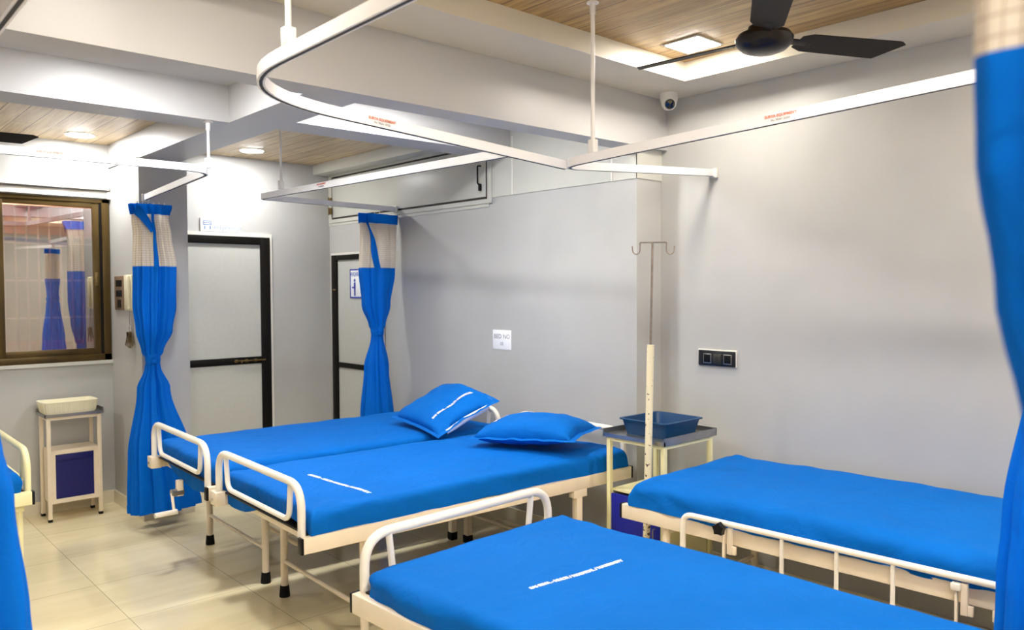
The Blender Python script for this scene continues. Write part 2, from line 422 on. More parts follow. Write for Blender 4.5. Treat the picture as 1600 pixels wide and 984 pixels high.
def hospital_bed(label, loc, rz, L, W, seed, enamel='enamel', rail_head=True, rail_foot=True, text=None, zb=.53, crank=False,
                 leg_y=None, leg_x=.33, ztop=.825, mat_x=(.045, .02), mat_w=.03, amp=1.0, H=.102, group='blue-sheeted hospital beds', head_x=1.6, hr=.82, rr=.035, drape=None, bside=1):
    t = thing('hospital_bed', label, 'hospital bed', loc, rz, group)
    hb = .068
    for s in (-1, 1):
        y = s*(W/2-.018)
        sb = MB().box((0, y-.018, zb), (L, y+.018, zb+hb), .004).build('side_beam', enamel, t)
        MB().box((-.012, y-.0185, zb-.0005), (.0005, y+.0185, zb+hb+.0005), .003).build('end_cap', 'blackp', sb)
        MB().box((L-.0005, y-.0185, zb-.0005), (L+.012, y+.0185, zb+hb+.0005), .003).build('end_cap', 'blackp', sb)
    for x in (.075, L-.07):
        MB().box((x, -W/2+.036, zb+.008), (x+.03, W/2-.036, zb+hb-.004), .003).build('cross_beam', enamel, t)
    MB().box((.03, -W/2+.037, zb+hb-.003), (L-.03, W/2-.037, zb+hb+.004)).build('deck', 'deck', t)
    ly = leg_y or W/2-.09
    for s in (-1, 1):                                    # round foot legs
        lg = MB().tube([(leg_x, s*ly, .02), (leg_x, s*ly, zb+.01)], .019, 14).build('leg', enamel, t)
        MB().lathe([(.027, 0), (.028, .006), (.024, .05), (.022, .06)], (leg_x, s*ly, 0), 14).build('rubber_foot', 'rubber', lg)
    MB().tube([(leg_x, -ly, .19), (leg_x, ly, .19)], .011, 10).build('stretcher', enamel, t)
    MB().box((leg_x-.02, -W/2+.037, zb-.035), (leg_x+.02, W/2-.037, zb), .003).build('cross_beam', enamel, t)
    for s in (-1, 1):                                    # square head legs with a gusset plate
        y = s*(W/2-.02)
        lg = MB().box((head_x-.02, y-.02, .02), (head_x+.02, y+.02, zb), .003).box((head_x-.045, y-.021, zb-.04), (head_x+.055, y+.021, zb+.002), .003).build('leg', enamel, t)
        MB().box((head_x-.024, y-.024, 0), (head_x+.024, y+.024, .05), .004).build('rubber_foot', 'rubber', lg)
    MB().tube([(head_x, -W/2+.02, .19), (head_x, W/2-.02, .19)], .011, 10).build('stretcher', enamel, t)
    for s in (-1, 1):
        MB().tube(fillet([(leg_x, s*ly, .32), (leg_x+.1, s*ly, .24), (head_x, s*(W/2-.03), .24)], .06), .011, 8).build('tie_bar', enamel, t)
    if rail_foot:
        o = rail_loop(W, zb+.02, ztop).build('foot_rail', 'enamel_white', t); o.location.x = .012
        bk = MB().box((-.016, *sorted((bside*(W/2-.075), bside*(W/2+.006)))[:1], zb+.004), (.045, max(bside*(W/2-.075), bside*(W/2+.006)), zb+hb+.006), .004).build('rail_bracket', enamel, t)
        MB().lathe([(.007, 0), (.007, .006)], seg=10, mtx=Matrix.Translation((-.016, bside*(W/2-.03), zb+.035)) @ Matrix.Rotation(-PI/2, 4, 'Y')).build('bolt', 'steel', bk)
    if rail_head:
        o = rail_loop(W, zb+.02, hr).build('head_rail', 'enamel_white', t); o.location.x = L-.02
    mb, top = mattress(L-mat_x[0]-mat_x[1], W-mat_w, H, zb+hb+.004+H, seed, amp, mat_x[0], rr, drape)
    mt = mb.build('mattress', 'sheet', t, ang=60)
    if text:
        body, size, x, y, ang, ln = text
        ca, sa = math.cos(ang), math.sin(ang)
        def fn(px, py, pz):
            X = x + px*ca - py*sa; Y = y + px*sa + py*ca
            return Vector((X, Y, top(X, Y)+.0012+pz))
        text_obj('sheet_lettering', body, size, 'print', fn, mt, .0004, bold=.0015)
    if crank:
        y = W/2-.50
        ck = MB().lathe([(.022, 0), (.022, .06), (.016, .07)], seg=16, mtx=Matrix.Translation((-.03, y, zb-.06)) @ Matrix.Rotation(PI/2, 4, 'Y')).build('crank', 'steel', t)
        MB().tube([(-.025, y, zb-.06), (-.035, y-.07, zb-.15)], .008, 8).build('crank_arm', enamel, ck)
        MB().tube([(-.02, y-.07, zb-.15), (-.14, y-.075, zb-.152)], .015, 12).build('crank_handle', 'enamel_white', ck)
        MB().box((.0, y-.018, zb-.08), (.035, y+.018, zb+.01), .004).build('crank_bracket', enamel, t)
    return t, top

bedF, topF = hospital_bed('hospital bed beside the door with a tilted pillow and a hand crank at its foot',
    (1.59, 4.60, 0), R(-2.2), 1.99, 1.03, 3.1, crank=True, text=None, leg_y=.44, head_x=1.56, ztop=.81, hr=.80, drape=lambda y: .085*max(0, 1-((y+.12)/.42)**2))
bedM, topM = hospital_bed('hospital bed in the middle with a flat pillow and short white print near its foot',
    (1.546, 3.485, 0), R(-1.9), 2.02, 1.03, 8.4, text=('SAI SEVA - MULTI / HOSPITAL / MATERNITY', .026, .345, -.155, R(-84), .45), leg_y=.42, ztop=.808, hr=.80, drape=lambda y: .06*max(0, 1-((y-.34)/.3)**2)-.035*max(0, 1-((y+.32)/.22)**2))
bedN, topN = hospital_bed('nearest hospital bed, no pillow, with a long white line of print across its sheet',
    (1.868, 2.345, 0), R(-90+2.2), 2.0, 1.0, 14.7, rail_head=False, ztop=.785, mat_x=(.055, .02), drape=lambda y: .03*math.sin(y*9)**2, H=.092, rr=.045, amp=1.3,
    text=('SAI SEVA - MULTI / HOSPITAL / MATERNITY', .0205, .60, -.03, R(82), .4))
bedR, topR = hospital_bed('hospital bed along the right wall with a lowered side rail and no pillow',
    (3.352, 2.45, 0), R(-90+2.6), 1.9, .92, 21.3, rail_foot=False, rail_head=False, H=.115, rr=.06, mat_x=(.045, .03), mat_w=-.01, amp=1.5, leg_x=.22, leg_y=.41)
bedL, topL = hospital_bed('hospital bed at the far left edge, mostly hidden by a hanging blue curtain',
    (.88, 5.10, 0), R(180), 1.95, .94, 27.9, enamel='ivory', leg_x=.05, leg_y=.40, ztop=.80, bside=-1)
for o in bedL.children_recursive:
    if o.name.startswith('foot_rail'): o.data.materials[0] = M['ivory']

# lowered side rail of the wall bed (bed local: x along length from its near-door end, -y side faces the aisle)
yy = -.92/2-.03
sr = MB().tube(fillet([(.36, yy, .30), (.36, yy, .628), (1.86, yy, .628), (1.86, yy, .30)], .05), .0125, 12).tube([(.36, yy, .31), (1.86, yy, .31)], .010, 8).build('side_rail', 'enamel_white', bedR)
for x in (.82, 1.04, 1.245):
    MB().tube([(x, yy, .31), (x, yy, .622)], .0085, 8).build('spindle', 'enamel_white', sr)
for x in (.565, 1.455):
    fl = MB().box((x-.004, yy-.012, .31), (x+.004, yy+.004, .61), .001).build('support_strip', 'enamel', sr)
    MB().box((x+.012, yy-.004, .50), (x+.034, yy+.012, .61), .002).box((x+.02, yy, .50), (x+.05, yy+.014, .535), .002).build('slide_bracket', 'enamel', sr)
MB().box((1.44, yy-.022, .585), (1.47, yy+.004, .61), .004).build('lock_block', 'enamel_white', sr)
kp = [(.028*(1 if k % 2 == 0 else .72)*math.cos(PI/2+k*PI/5), .028*(1 if k % 2 == 0 else .72)*math.sin(PI/2+k*PI/5)) for k in range(10)]
MB().prism(kp, 0, .028, Matrix.Translation((.555, yy-.012, .607)) @ Matrix.Rotation(PI/2, 4, 'X')).build('knob', 'blackp', sr)

# ------------------------------------------------------------------ pillows
def pillow(label, loc, rot, a, b, h, seed, flange=.02, lift=None, name='pillow', open_end=False, textat=None, tx='SAI SEVA HOSPITAL'):
    t = thing(name, label, 'pillow', loc); t.rotation_euler = rot
    t['group'] = 'blue pillows'
    n = 40
    def hz(u, v):
        e = max(0, (1-abs(u)**2.6))*max(0, (1-abs(v)**2.6))
        return h*e**.45
    def edge(u, v):
        pin = 1-.06*(1-abs(v))*(abs(u)**4) ; pin2 = 1-.09*(1-abs(u))*(abs(v)**4)
        X, Y = u*a*pin, v*b*pin2
        return X, Y
    def P(sg):
        def f(i, j):
            u = i/(n-1)*2-1; v = j/(n-1)*2-1; X, Y = edge(u, v)
            z = hz(u, v)*(sg if sg > 0 else -.55) + .010*noise3(X*6+seed, Y*6, seed)*(1-max(abs(u), abs(v))**6) + .006*noise3(X*17+seed, Y*9, seed*2)
            z += (lift(u, v) if lift else 0)
            return (X, Y, z)
        return f
    m = MB().grid(P(1), n, n); m.grid(P(-1), n, n)
    bmesh.ops.remove_doubles(m.bm, verts=m.bm.verts, dist=.0012)
    body = m.build('pillowcase', 'sheet', t, ang=75)
    # stitched flange round the edge
    def ring(k):
        s = k/160*4; q = int(s) % 4; w = s-int(s)
        return [(w*2-1, -1), (1, w*2-1), (1-w*2, 1), (-1, 1-w*2)][q]
    def G(i, j):
        u, v = ring(i % 160); X, Y = edge(u, v); sc = 1+j*flange/max(.2, min(a, b))
        z = (lift(u, v) if lift else 0) + .004*noise3(X*20, Y*20, seed) + .010*noise3(X*17+seed, Y*9, seed*2)*0
        z += .010*noise3(X*6+seed, Y*6, seed)*0 + .006*noise3(X*17+seed, Y*9, seed*2) - .006*j
        return (X*sc, Y*sc, z)
    MB().grid(G, 160, 2, cu=True).build('flange', 'sheet', t)
    if open_end:
        mo = MB()
        def E(i, j):
            u = i/20*1.5-.75; w = j/6*2-1; X, Y = edge(u, -.985)
            return (X, Y-flange*.4-.012*(1-w*w), hz(u, -.86)*.5*(w-.4) + (lift(u, -1) if lift else 0)-.008)
        mo.grid(E, 21, 7).build('pillow_filling', 'foam', t)
    if textat:
        u0, along, size = textat
        def fn(px, py, pz):
            X, Y = (u0*a - py, px) if not along else (px, u0*b + py)
            u = max(-.97, min(.97, X/a)); v = max(-.97, min(.97, Y/b)); X, Y = edge(u, v)
            z = hz(u, v) + .010*noise3(X*6+seed, Y*6, seed)*(1-max(abs(u), abs(v))**6) + .006*noise3(X*17+seed, Y*9, seed*2) + (lift(u, v) if lift else 0)
            return Vector((X, Y, z+.004+pz))
        text_obj('pillow_lettering', tx, size, 'print', fn, body, .0004, bold=.0016)
    return t
# flat pillow across the middle bed
pillow('plump blue pillow lying flat on the middle bed', (3.17, 3.31, .79), (R(2), R(-3), R(-70)), .30, .20, .10, 2.0,
       textat=(-.72, 0, .026), tx='SAI SEVA HOSP')
pillow('blue pillow propped up against the head rail of the bed by the door', (3.15, 4.16, .838), (R(4), R(-24), R(-10)), .22, .31, .065, 5.0,
       lift=lambda u, v: .05*(1-abs(v))*max(0, u), open_end=True, textat=(-.52, 1, .026), tx='SAI SEVA - MULTI HOSPITAL')

# ------------------------------------------------------------------ bedside carts
def cart(label, x0, x1, y0, y1, zt, face, enamel, panel, cz0, cz1, door_handle=False, splay=0):
    t = thing('bedside_cart', label, 'bedside cart', ((x0+x1)/2, (y0+y1)/2, 0), 0, 'bedside carts with a blue cupboard')
    cx, cy = (x0+x1)/2, (y0+y1)/2; hx, hy = (x1-x0)/2, (y1-y0)/2; r = .0125
    for sx in (-1, 1):
        for sy in (-1, 1):
            px, py = sx*(hx-r), sy*(hy-r)
            lg = MB().box((px-r, py-r, .012), (px+r, py+r, zt-.02), .002).build('leg', enamel, t)
            MB().box((px-r-.001, py-r-.001, 0), (px+r+.001, py+r+.001, .02), .002).build('rubber_foot', 'rubber', lg)
    # steel top with a raised rim on three sides
    tp = MB().box((-hx-.012, -hy-.012, zt-.022), (hx+.012, hy+.012, zt-.012), .002)
    tp.box((-hx-.014, -hy-.014, zt-.028), (-hx-.008, hy+.014, zt-.008)); tp.box((hx+.008, -hy-.014, zt-.028), (hx+.014, hy+.014, zt+.014))
    tp.box((-hx-.014, -hy-.014, zt-.028), (hx+.014, -hy-.008, zt+.012 if face == 'x' else zt-.008)); tp.box((-hx-.014, hy+.008, zt-.028), (hx+.014, hy+.014, zt+.014))
    tp.build('steel_top', 'steel', t, smooth=False)
    MB().box((-hx+.002, -hy+.002, zt-.05), (hx-.002, hy-.002, zt-.028)).build('top_frame', enamel, t)
    # cupboard
    cb = MB(); w = .010
    cb.box((-hx+.021, -hy+.0205, cz1-w), (hx-.021, hy-.021, cz1+.0005)); cb.box((-hx+.021, -hy+.0205, cz0-.0005), (hx-.021, hy-.021, cz0+w))
    if face == 'x':
        cb.box((-hx+.02, -hy+.02, cz0), (hx-.02, -hy+.03, cz1)); cb.box((-hx+.02, hy-.03, cz0), (hx-.02, hy-.02, cz1)); cb.box((hx-.03, -hy+.02, cz0), (hx-.02, hy-.02, cz1))
        cb.build('cupboard', enamel, t, smooth=False)
        dr = MB().box((-hx+.004, -hy+.03, cz0+.008), (-hx+.022, hy-.03, cz1-.022), .003).build('cupboard_door', panel, t)
        MB().tube(fillet([(-hx+.006, -hy+.06, .37), (-hx-.018, -hy+.06, .37), (-hx-.018, -hy+.06, .29), (-hx+.006, -hy+.06, .29)], .01), .004, 8).build('door_handle', 'steel', dr)
    else:
        cb.box((-hx+.02, -hy+.02, cz0), (-hx+.03, hy-.02, cz1)); cb.box((hx-.03, -hy+.02, cz0), (hx-.02, hy-.02, cz1)); cb.box((-hx+.02, hy-.03, cz0), (hx-.02, hy-.02, cz1))
        fr = .03
        cb.box((-hx+.022, -hy+.008, cz0), (-hx+.022+fr, -hy+.02, cz1)); cb.box((hx-.022-fr, -hy+.008, cz0), (hx-.022, -hy+.02, cz1))
        cb.box((-hx+.022+fr, -hy+.008, cz1-fr), (hx-.022-fr, -hy+.02, cz1)); cb.box((-hx+.022+fr, -hy+.008, cz0), (hx-.022-fr, -hy+.02, cz0+fr))
        cb.build('cupboard', enamel, t, smooth=False)
        dr = MB().box((-hx+.05, -hy+.018, cz0+.028), (hx-.05, -hy+.024, cz1-.028)).build('cupboard_door', panel, t)
        MB().box((-hx+.055, -hy+.010, cz1-.075), (hx-.055, -hy+.019, cz1-.033), .002).build('pull_lip', panel, dr)
    return t
cart('pale yellow steel cart with a blue door beside the middle bed', 3.285, 3.72, 2.475, 2.865, .84, 'x', 'ivory', 'door_blue', .10, .525)
cart('cream steel cart with a dark navy panel under the window', 1.285, 1.635, 6.255, 6.495, .765, 'y', 'enamel', 'door_navy', .125, .50)

def tub(name, label, cat, loc, a, b, h, rim, m, taper=.9, ribs=False):
    t = thing(name, label, cat, loc)
    o = MB(); th = .004
    def rr(hx, hy, r, n=5):
        out = []
        for cx, cy, a0 in ((hx-r, hy-r, 0), (-hx+r, hy-r, PI/2), (-hx+r, -hy+r, PI), (hx-r, -hy+r, 3*PI/2)):
            out += [(cx+r*math.cos(a0+k/n*PI/2), cy+r*math.sin(a0+k/n*PI/2)) for k in range(n+1)]
        return out
    prof = [(taper, 0), (taper, .002), (1, h-.008), (1+rim/a, h-.006), (1+rim/a, h), (1-th/a, h), (taper-th/a, .006), (.02, .006)]
    rings = []
    for s, z in prof:
        pts = rr(a*s, b*s, .03*min(1, s+.02))
        rings.append([o.bm.verts.new((x, y, z)) for x, y in pts])
    n = len(rings[0])
    for p, q in zip(rings, rings[1:]):
        for k in range(n): o.bm.faces.new((p[k], p[(k+1) % n], q[(k+1) % n], q[k]))
    o.bm.faces.new(rings[0][::-1]); o.bm.faces.new(rings[-1])
    o.build('tub_body', m, t, ang=30)
    if ribs:
        rb = MB()
        for k in range(26):
            x = -a*.93+k*a*1.86/25
            for s in (-1, 1): rb.tube([(x*taper, s*(b*taper+.0015), .004), (x, s*(b+.0015), h-.008)], .0026, 5)
        for k in range(12):
            y = -b*.86+k*b*1.72/11
            for s in (-1, 1): rb.tube([(s*(a*taper+.0015), y*taper, .004), (s*(a+.0015), y, h-.008)], .0026, 5)
        rb.build('ribs', m, t)
    return t
tb = tub('plastic_tray', 'deep teal blue plastic tray on the pale yellow cart', 'tray', (3.50, 2.66, .8285), .165, .15, .085, .012, 'tray', .88)
bk = tub('plastic_basket', 'cream ribbed plastic basket on the cart under the window', 'basket', (1.445, 6.372, .7535), .172, .108, .085, .008, 'basket', .92, True)

# ------------------------------------------------------------------ IV stand
iv = thing('iv_stand', 'chipped cream iv drip stand with two steel hooks beside the pale yellow cart', 'iv stand', (3.215, 2.535, 0), R(0))
MB().tube([(-.012, 0, .08), (0.006, 0, .46)], .0185, 14).build('lower_tube', 'ivchip', iv)
MB().tube([(0.006, 0, .46), (.034, 0, 1.33)], .0185, 14).build('upper_tube', 'ivpaint', iv)
MB().tube([(.034, 0, 1.31), (.05, 0, 1.852)], .0062, 10).build('inner_rod', 'rust', iv)
hk = MB(); dx, dy = .67, -.74
def hp(s, z): return (.05+dx*s, dy*s, z)
hk.tube([hp(-.064, 1.853), hp(.070, 1.853)], .004, 8)
for s in (-1, 1):
    w = .064 if s < 0 else .070
    arc = [hp(s*w, 1.853), hp(s*w, 1.815)] + [hp(s*(w+.019-.019*math.cos(k*PI/8)), 1.815-.022*math.sin(k*PI/8)) for k in range(1, 9)] + [hp(s*(w+.04), 1.835)]
    hk.tube(arc, .0035, 8)
hk.build('hook_bar', 'rust', iv)
bs = MB()
for k in range(4):
    a = k*PI/2+PI/4; bs.tube([(-.014, 0, .09), (-.014+.07*math.cos(a), .07*math.sin(a), .05)], .011, 8)
bs.build('base_legs', 'ivchip', iv)
for k in range(4):
    a = k*PI/2+PI/4
    MB().lathe([(.02, -.01), (.025, -.006), (.025, .006), (.02, .01)], seg=14, mtx=Matrix.Translation((-.014+.07*math.cos(a), .07*math.sin(a), .025)) @ Matrix.Rotation(PI/2, 4, 'X')).build('castor', 'rubber', iv)

# ------------------------------------------------------------------ curtain tracks
ZK = 2.25
def offset_profile(path, prof, name, m, parent):
    """sweep a cross-section (side, up) along a path in plan"""
    pts = [Vector(p) for p in path]; o = MB(); n = len(pts); rings = []
    for i, p in enumerate(pts):
        t = (pts[min(i+1, n-1)]-pts[max(i-1, 0)]); t.z = 0; t.normalize(); sd = Vector((t.y, -t.x, 0))
        rings.append([o.bm.verts.new(p + sd*a + Vector((0, 0, c))) for a, c in prof])
    k = len(prof)
    for a, c in zip(rings, rings[1:]):
        for q in range(k): o.bm.faces.new((a[q], a[(q+1) % k], c[(q+1) % k], c[q]))
    o.bm.faces.new(rings[0][::-1]); o.bm.faces.new(rings[-1])
    return o.build(name, m, parent, ang=40)
def track(label, pts, bend, stickers=(), rods=(), brackets=(), group='white curtain tracks'):
    t = thing('curtain_track', label, 'curtain track', pts[0], 0, group); o = Vector(pts[0])
    path = [p-o for p in fillet(pts, bend, 14)]
    w, h = .012, .038
    bd = offset_profile(path, [(-w, 0), (w, 0), (w, h), (-w, h)], 'rail', 'track', t)
    offset_profile(path, [(-.005, -.001), (.005, -.001), (.005, .004), (-.005, .004)], 'slot', 'slot', bd)
    for (p, d, s) in stickers:        # position on the track, direction of reading, which side
        p = Vector(p)-o; d = Vector(d).normalized(); nrm = Vector((d.y, -d.x, 0))
        def place(off):
            def fn(x, y, z): return p + d*x + Vector((0, 0, y+off)) + nrm*(w+.0012+z)
            return fn
        text_obj('sticker_heading', 'SURYA EQUIPMENT', .0135, 'red', place(.026), bd, .0003, bold=.0004)
        text_obj('sticker_number', 'Mo. 98201 20202', .010, 'ink', place(.012), bd, .0003)
    for (x, y, z0, z1, r) in rods:
        rd = MB().tube([(x-o.x, y-o.y, z0-o.z+.02), (x-o.x, y-o.y, z1-o.z)], r, 10).build('hanger_rod', 'rod', t)
        MB().lathe([(.024, -.006), (.024, 0), (.013, -.002), (.013, -.03)][::-1] if False else [(.012, -.05), (.012, -.006), (.026, -.006), (.026, 0)], (x-o.x, y-o.y, z1-o.z), 16).build('ceiling_flange', 'rod', rd)
        MB().box((x-o.x-.016, y-o.y-.016, z0-o.z), (x-o.x+.016, y-o.y+.016, z0-o.z+.055), .003).build('clamp', 'rod', rd)
    for (x, y, z, ax) in brackets:
        l = Vector((x, y, z))-o; e = Vector((.012, .026, .026)) if ax == 'x' else Vector((.026, .012, .026))
        MB().box(l-e, l+e, .004).build('wall_bracket', 'white', t)
    return t
YA = Vector((0, 1, 0))
track('white curtain track with a wide bend, coming from overhead at the top of the view',
      [(.985, -.6, ZK), (1.03, 2.51, ZK), (2.592, 2.506, 2.156)], .42, stickers=[((1.62, 2.5065, 2.214), (1, 0, -.06), 1)],
      rods=[(1.03, 2.05, ZK+.036, ZW, .0085)])
track('white curtain track running along the right wall above the wall bed, orange sticker on it',
      [(2.53, -.9, 2.255), (2.555, 2.515, 2.155), (XR-.012, 2.59, 2.252)], .16, stickers=[((2.546, 1.42, 2.187), (.03, -1, .03), 1)],
      rods=[(2.552, 2.30, 2.20, ZW, .0095)], brackets=[(XR-.0125, 2.59, 2.268, 'x')])
track('white curtain track over the left bed, meeting the column by the window',
      [(-1.3, 4.33, ZK), (1.69, 4.26, ZK), (1.84, CY-.012, ZK)], .17, stickers=[((.92, 4.2765, ZK), (1, -.02, 0), 1)],
      rods=[(1.70, 4.34, ZK+.036, ZT, .008)], brackets=[(1.84, CY-.0125, 2.268, 'y')])
track('white curtain track over the two pushed-together beds, ending above the loft door wall',
      [(2.27, 2.53, 2.18), (2.43, 5.30, ZK), (XH-.035, 5.43, ZK)], .08, stickers=[((2.3705, 4.3, 2.2255), (-.055, -1, -.02), 1)],
      rods=[(2.405, 4.92, ZK+.034, 2.74, .0085)], brackets=[(XH-.031, 5.43, 2.268, 'x')])
track('white curtain track at the top left corner of the view, its dark slot facing down',
      [(.383, 1.2, ZK), (.383, 2.9, ZK)], .1)
track('white curtain track overhead at the right edge, carrying the nearest curtain',
      [(.66, -1.6, ZK), (.66, .45, ZK)], .1)

# ------------------------------------------------------------------ curtains
def lerp_keys(keys, z):
    ks = sorted(keys)
    if z <= ks[0][0]: return ks[0][1:]
    for a, b in zip(ks, ks[1:]):
        if z <= b[0]:
            t = (z-a[0])/(b[0]-a[0]); t = t*t*(3-2*t)
            return tuple(p*(1-t)+q*t for p, q in zip(a[1:], b[1:]))
    return ks[-1][1:]
def curtain(label, loc, rz, keys, zs, tie=None, seed=0, folds=11, strip=None, hooks=True, bow=None):
    """keys: (z, half width, half depth, shift x, shift y, fold depth); zs = (bottom, net bottom, header bottom, top)"""
    t = thing('privacy_curtain', label, 'curtain', loc, rz, 'blue ward curtains with check net tops'); n = 150
    zb, zn, zh, zt = zs
    def P(z, th, off=0):
        a, d, sx, sy, fd = lerp_keys(keys, z)
        ph = seed + .5*math.sin(z*2+seed)
        w = 1 + 2.1*fd*(.6*math.cos(folds*th+ph) + .4*math.cos((folds*2-5)*th+2*ph+z)) + .05*noise3(math.cos(th)*2+seed, math.sin(th)*2, z*2.2)
        x = (a+off)*math.cos(th)*w; y = (d+off)*math.sin(th)*w
        return Vector((sx+x, sy+y, z))
    def band(name, z0, z1, m, nz, off=0, hem=0, part=None, wob=0):
        o = MB(); per = 2*PI*.14*1.6
        def f(i, j):
            th = 2*PI*i/n; z = z0+(z1-z0)*j/(nz-1)
            zz = z + (wob*noise3(math.cos(th)*1.5, math.sin(th)*1.5, seed+7) if j in (0,) else 0)
            p = P(z, th, off); p.z = zz; return p
        o.grid(f, n, nz, cu=True, uvf=lambda i, j: (per*i/n, z0+(z1-z0)*j/(nz-1)))
        return o.build(name, m, t, ang=80)
    body = band('curtain_body', zb, zn, 'curtain', 60, wob=.02)
    band('hem', zb-.002, zb+.05, 'curtain', 4, .002)
    band('net_panel', zn, zh, 'check', 18)
    band('header', zh, zt, 'curtain', 6, .006)
    if strip is not None:
        o = MB()
        def f(i, j):
            z = zn-.02+(zh+.01-zn+.02)*j/19; th = strip[0]+(i-2.5)*.055*strip[1] + strip[2]*(z-zn)/(zh-zn)
            return P(z, th, .006)
        o.grid(f, 6, 20).build('blue_strip', 'curtain', t)
    if tie:
        a, d, sx, sy, fd = lerp_keys(keys, tie)
        o = MB()
        def f(i, j):
            th = 2*PI*i/40; z = tie-.03+.06*j/5; bl = 1+.08*math.sin(PI*j/5)
            return (sx+(a+.008)*bl*math.cos(th), sy+(d+.008)*bl*math.sin(th), z+.006*math.sin(3*th))
        tb = o.grid(f, 40, 6, cu=True).build('tie_band', 'curtain', t)
        MB().lathe([(.004, -.022), (.02, -.012), (.02, .012), (.004, .022)], (sx-.3*a, sy-d-.012, tie-.012), 12).build('knot', 'curtain', tb)
    if hooks:
        for k in range(6):
            x = lerp_keys(keys, zt)[2] + (k-2.5)*lerp_keys(keys, zt)[0]*.3
            MB().tube([(x, lerp_keys(keys, zt)[3]+.006*math.cos(a), zt+.006+.012*math.sin(a)) for a in [q*PI/5 for q in range(10)]], .0018, 6, closed=True).build('hook', 'white', t)
    return t

# by the column, tied at waist height
cC = curtain('tied blue curtain with a beige check top hanging in front of the column', (1.825, 5.68, 0), 0,
    [(.115, .205, .11, .045, -.02, .10), (.5, .165, .10, .02, -.01, .13), (.95, .085, .07, -.005, 0, .14), (1.10, .042, .04, -.008, 0, .10), (1.15, .037, .036, -.008, 0, .06),
     (1.2, .058, .045, -.008, 0, .12), (1.35, .098, .075, .008, 0, .13), (1.52, .118, .08, .015, 0, .13), (1.77, .120, .085, .022, 0, .12), (2.0, .098, .08, .008, 0, .15), (2.12, .098, .07, -.004, 0, .14), (2.2, .118, .05, .0, 0, .12)],
    (.115, 1.785, 2.135, 2.205), tie=1.155, seed=1.3, strip=(-1.75, 1, .12))
fp = MB()
def flap(i, j):
    a = i/11; p = Vector((-.118+.085*a+.01*a*a, -.055-.045*a, 2.155-.03*a-.11*a*a)); q = Vector((.018*math.sin(a*2.2), -.006*math.cos(a*3), .032*math.cos(a*1.4)))
    t = j*2*PI/8; return p + q*math.cos(t) + Vector((.004, -.008, .003))*math.sin(t)
fp.grid(lambda i, j: flap(j, i), 8, 12, cu=True).build('loose_flap', 'curtain', cC)
curtain('tied blue curtain hanging in front of the washroom door', (3.445, 5.41, 0), R(4),
    [(.20, .150, .10, 0, 0, .08), (.6, .135, .09, 0, 0, .08), (1.0, .095, .07, -.005, 0, .09), (1.25, .045, .04, 0, 0, .07), (1.28, .040, .038, 0, 0, .05),
     (1.33, .062, .05, 0, 0, .08), (1.5, .12, .075, -.01, 0, .06), (1.75, .155, .085, 0, 0, .06), (2.0, .145, .075, .01, 0, .10), (2.21, .16, .045, .01, 0, .14)],
    (.2, 1.79, 2.14, 2.215), tie=1.29, seed=4.4, folds=8, strip=(-1.9, 1.3, -.55))
curtain('blue curtain flaring down at the right edge beyond the nearest bed', (2.69, .602, 0), R(-42),
    [(.15, .20, .13, 0, 0, .06), (.75, .172, .12, 0, 0, .05), (.95, .160, .11, 0, 0, .05), (1.42, .10, .07, 0, 0, .05), (1.52, .085, .055, 0, 0, .04), (1.6, .08, .07, 0, 0, .05), (1.8, .11, .07, 0, 0, .06), (2.2, .12, .045, 0, 0, .08)],
    (.15, 1.79, 2.14, 2.205), tie=1.52, seed=7.9)
curtain('nearest blue curtain at the upper right corner with its check top showing', (.791, .094, 0), R(-42),
    [(.15, .18, .12, 0, 0, .06), (.7, .14, .11, 0, 0, .06), (1.05, .06, .055, 0, 0, .05), (1.15, .045, .042, 0, 0, .05), (1.25, .065, .055, 0, 0, .05), (1.5, .115, .10, 0, 0, .05), (1.62, .135, .12, 0, 0, .05), (1.72, .148, .13, 0, 0, .05), (1.8, .15, .13, 0, 0, .05), (2.0, .14, .12, 0, 0, .07), (2.2, .14, .05, 0, 0, .08)],
    (.15, 1.797, 2.14, 2.205), tie=1.15, seed=10.2, folds=7)
curtain('blue curtain at the lower left edge in front of the left bed', (.20, 2.16, 0), R(-42),
    [(.12, .26, .15, 0, 0, .07), (.6, .245, .14, 0, 0, .06), (.9, .22, .13, 0, 0, .05), (1.16, .192, .11, 0, 0, .05), (1.285, .165, .1, 0, 0, .05), (1.42, .11, .07, 0, 0, .05), (1.5, .05, .05, 0, 0, .04), (1.6, .08, .06, 0, 0, .05), (1.8, .10, .07, 0, 0, .06), (2.2, .11, .045, 0, 0, .08)],
    (.12, 1.79, 2.14, 2.205), tie=1.5, seed=13.0, folds=8)

# ------------------------------------------------------------------ doors
d1 = MB(); DX0, DX1, DZ = 2.19, 3.075, 2.072
d1.box((DX0, YD-.03, 0), (DX0+.085, YD+.02, DZ), .003); d1.box((DX1-.085, YD-.03, 0), (DX1, YD+.02, DZ), .003); d1.box((DX0+.085, YD-.03, DZ-.066), (DX1-.085, YD+.02, DZ), .003)
door1 = d1.build('door_1', 'dframe'); tag(door1, 'grey panelled door in a dark frame behind the column', 'door', kind='structure')
MB().box((DX0+.085, YD-.012, .01), (DX1-.085, YD-.002, DZ-.066)).build('door_leaf', 'leaf', door1)
mr = MB().box((DX0+.085, YD-.022, .99), (DX1-.085, YD-.01, 1.05), .002).build('mid_rail', 'dframe', door1)
bo = MB().tube([(2.74, YD-.03, 1.02), (3.02, YD-.03, 1.02)], .006, 8); 
for x in (2.76, 2.85, 2.93): bo.box((x-.012, YD-.036, 1.008), (x+.012, YD-.02, 1.032), .002)
bo.tube([(2.80, YD-.034, 1.02), (2.80, YD-.05, 1.005)], .005, 8)
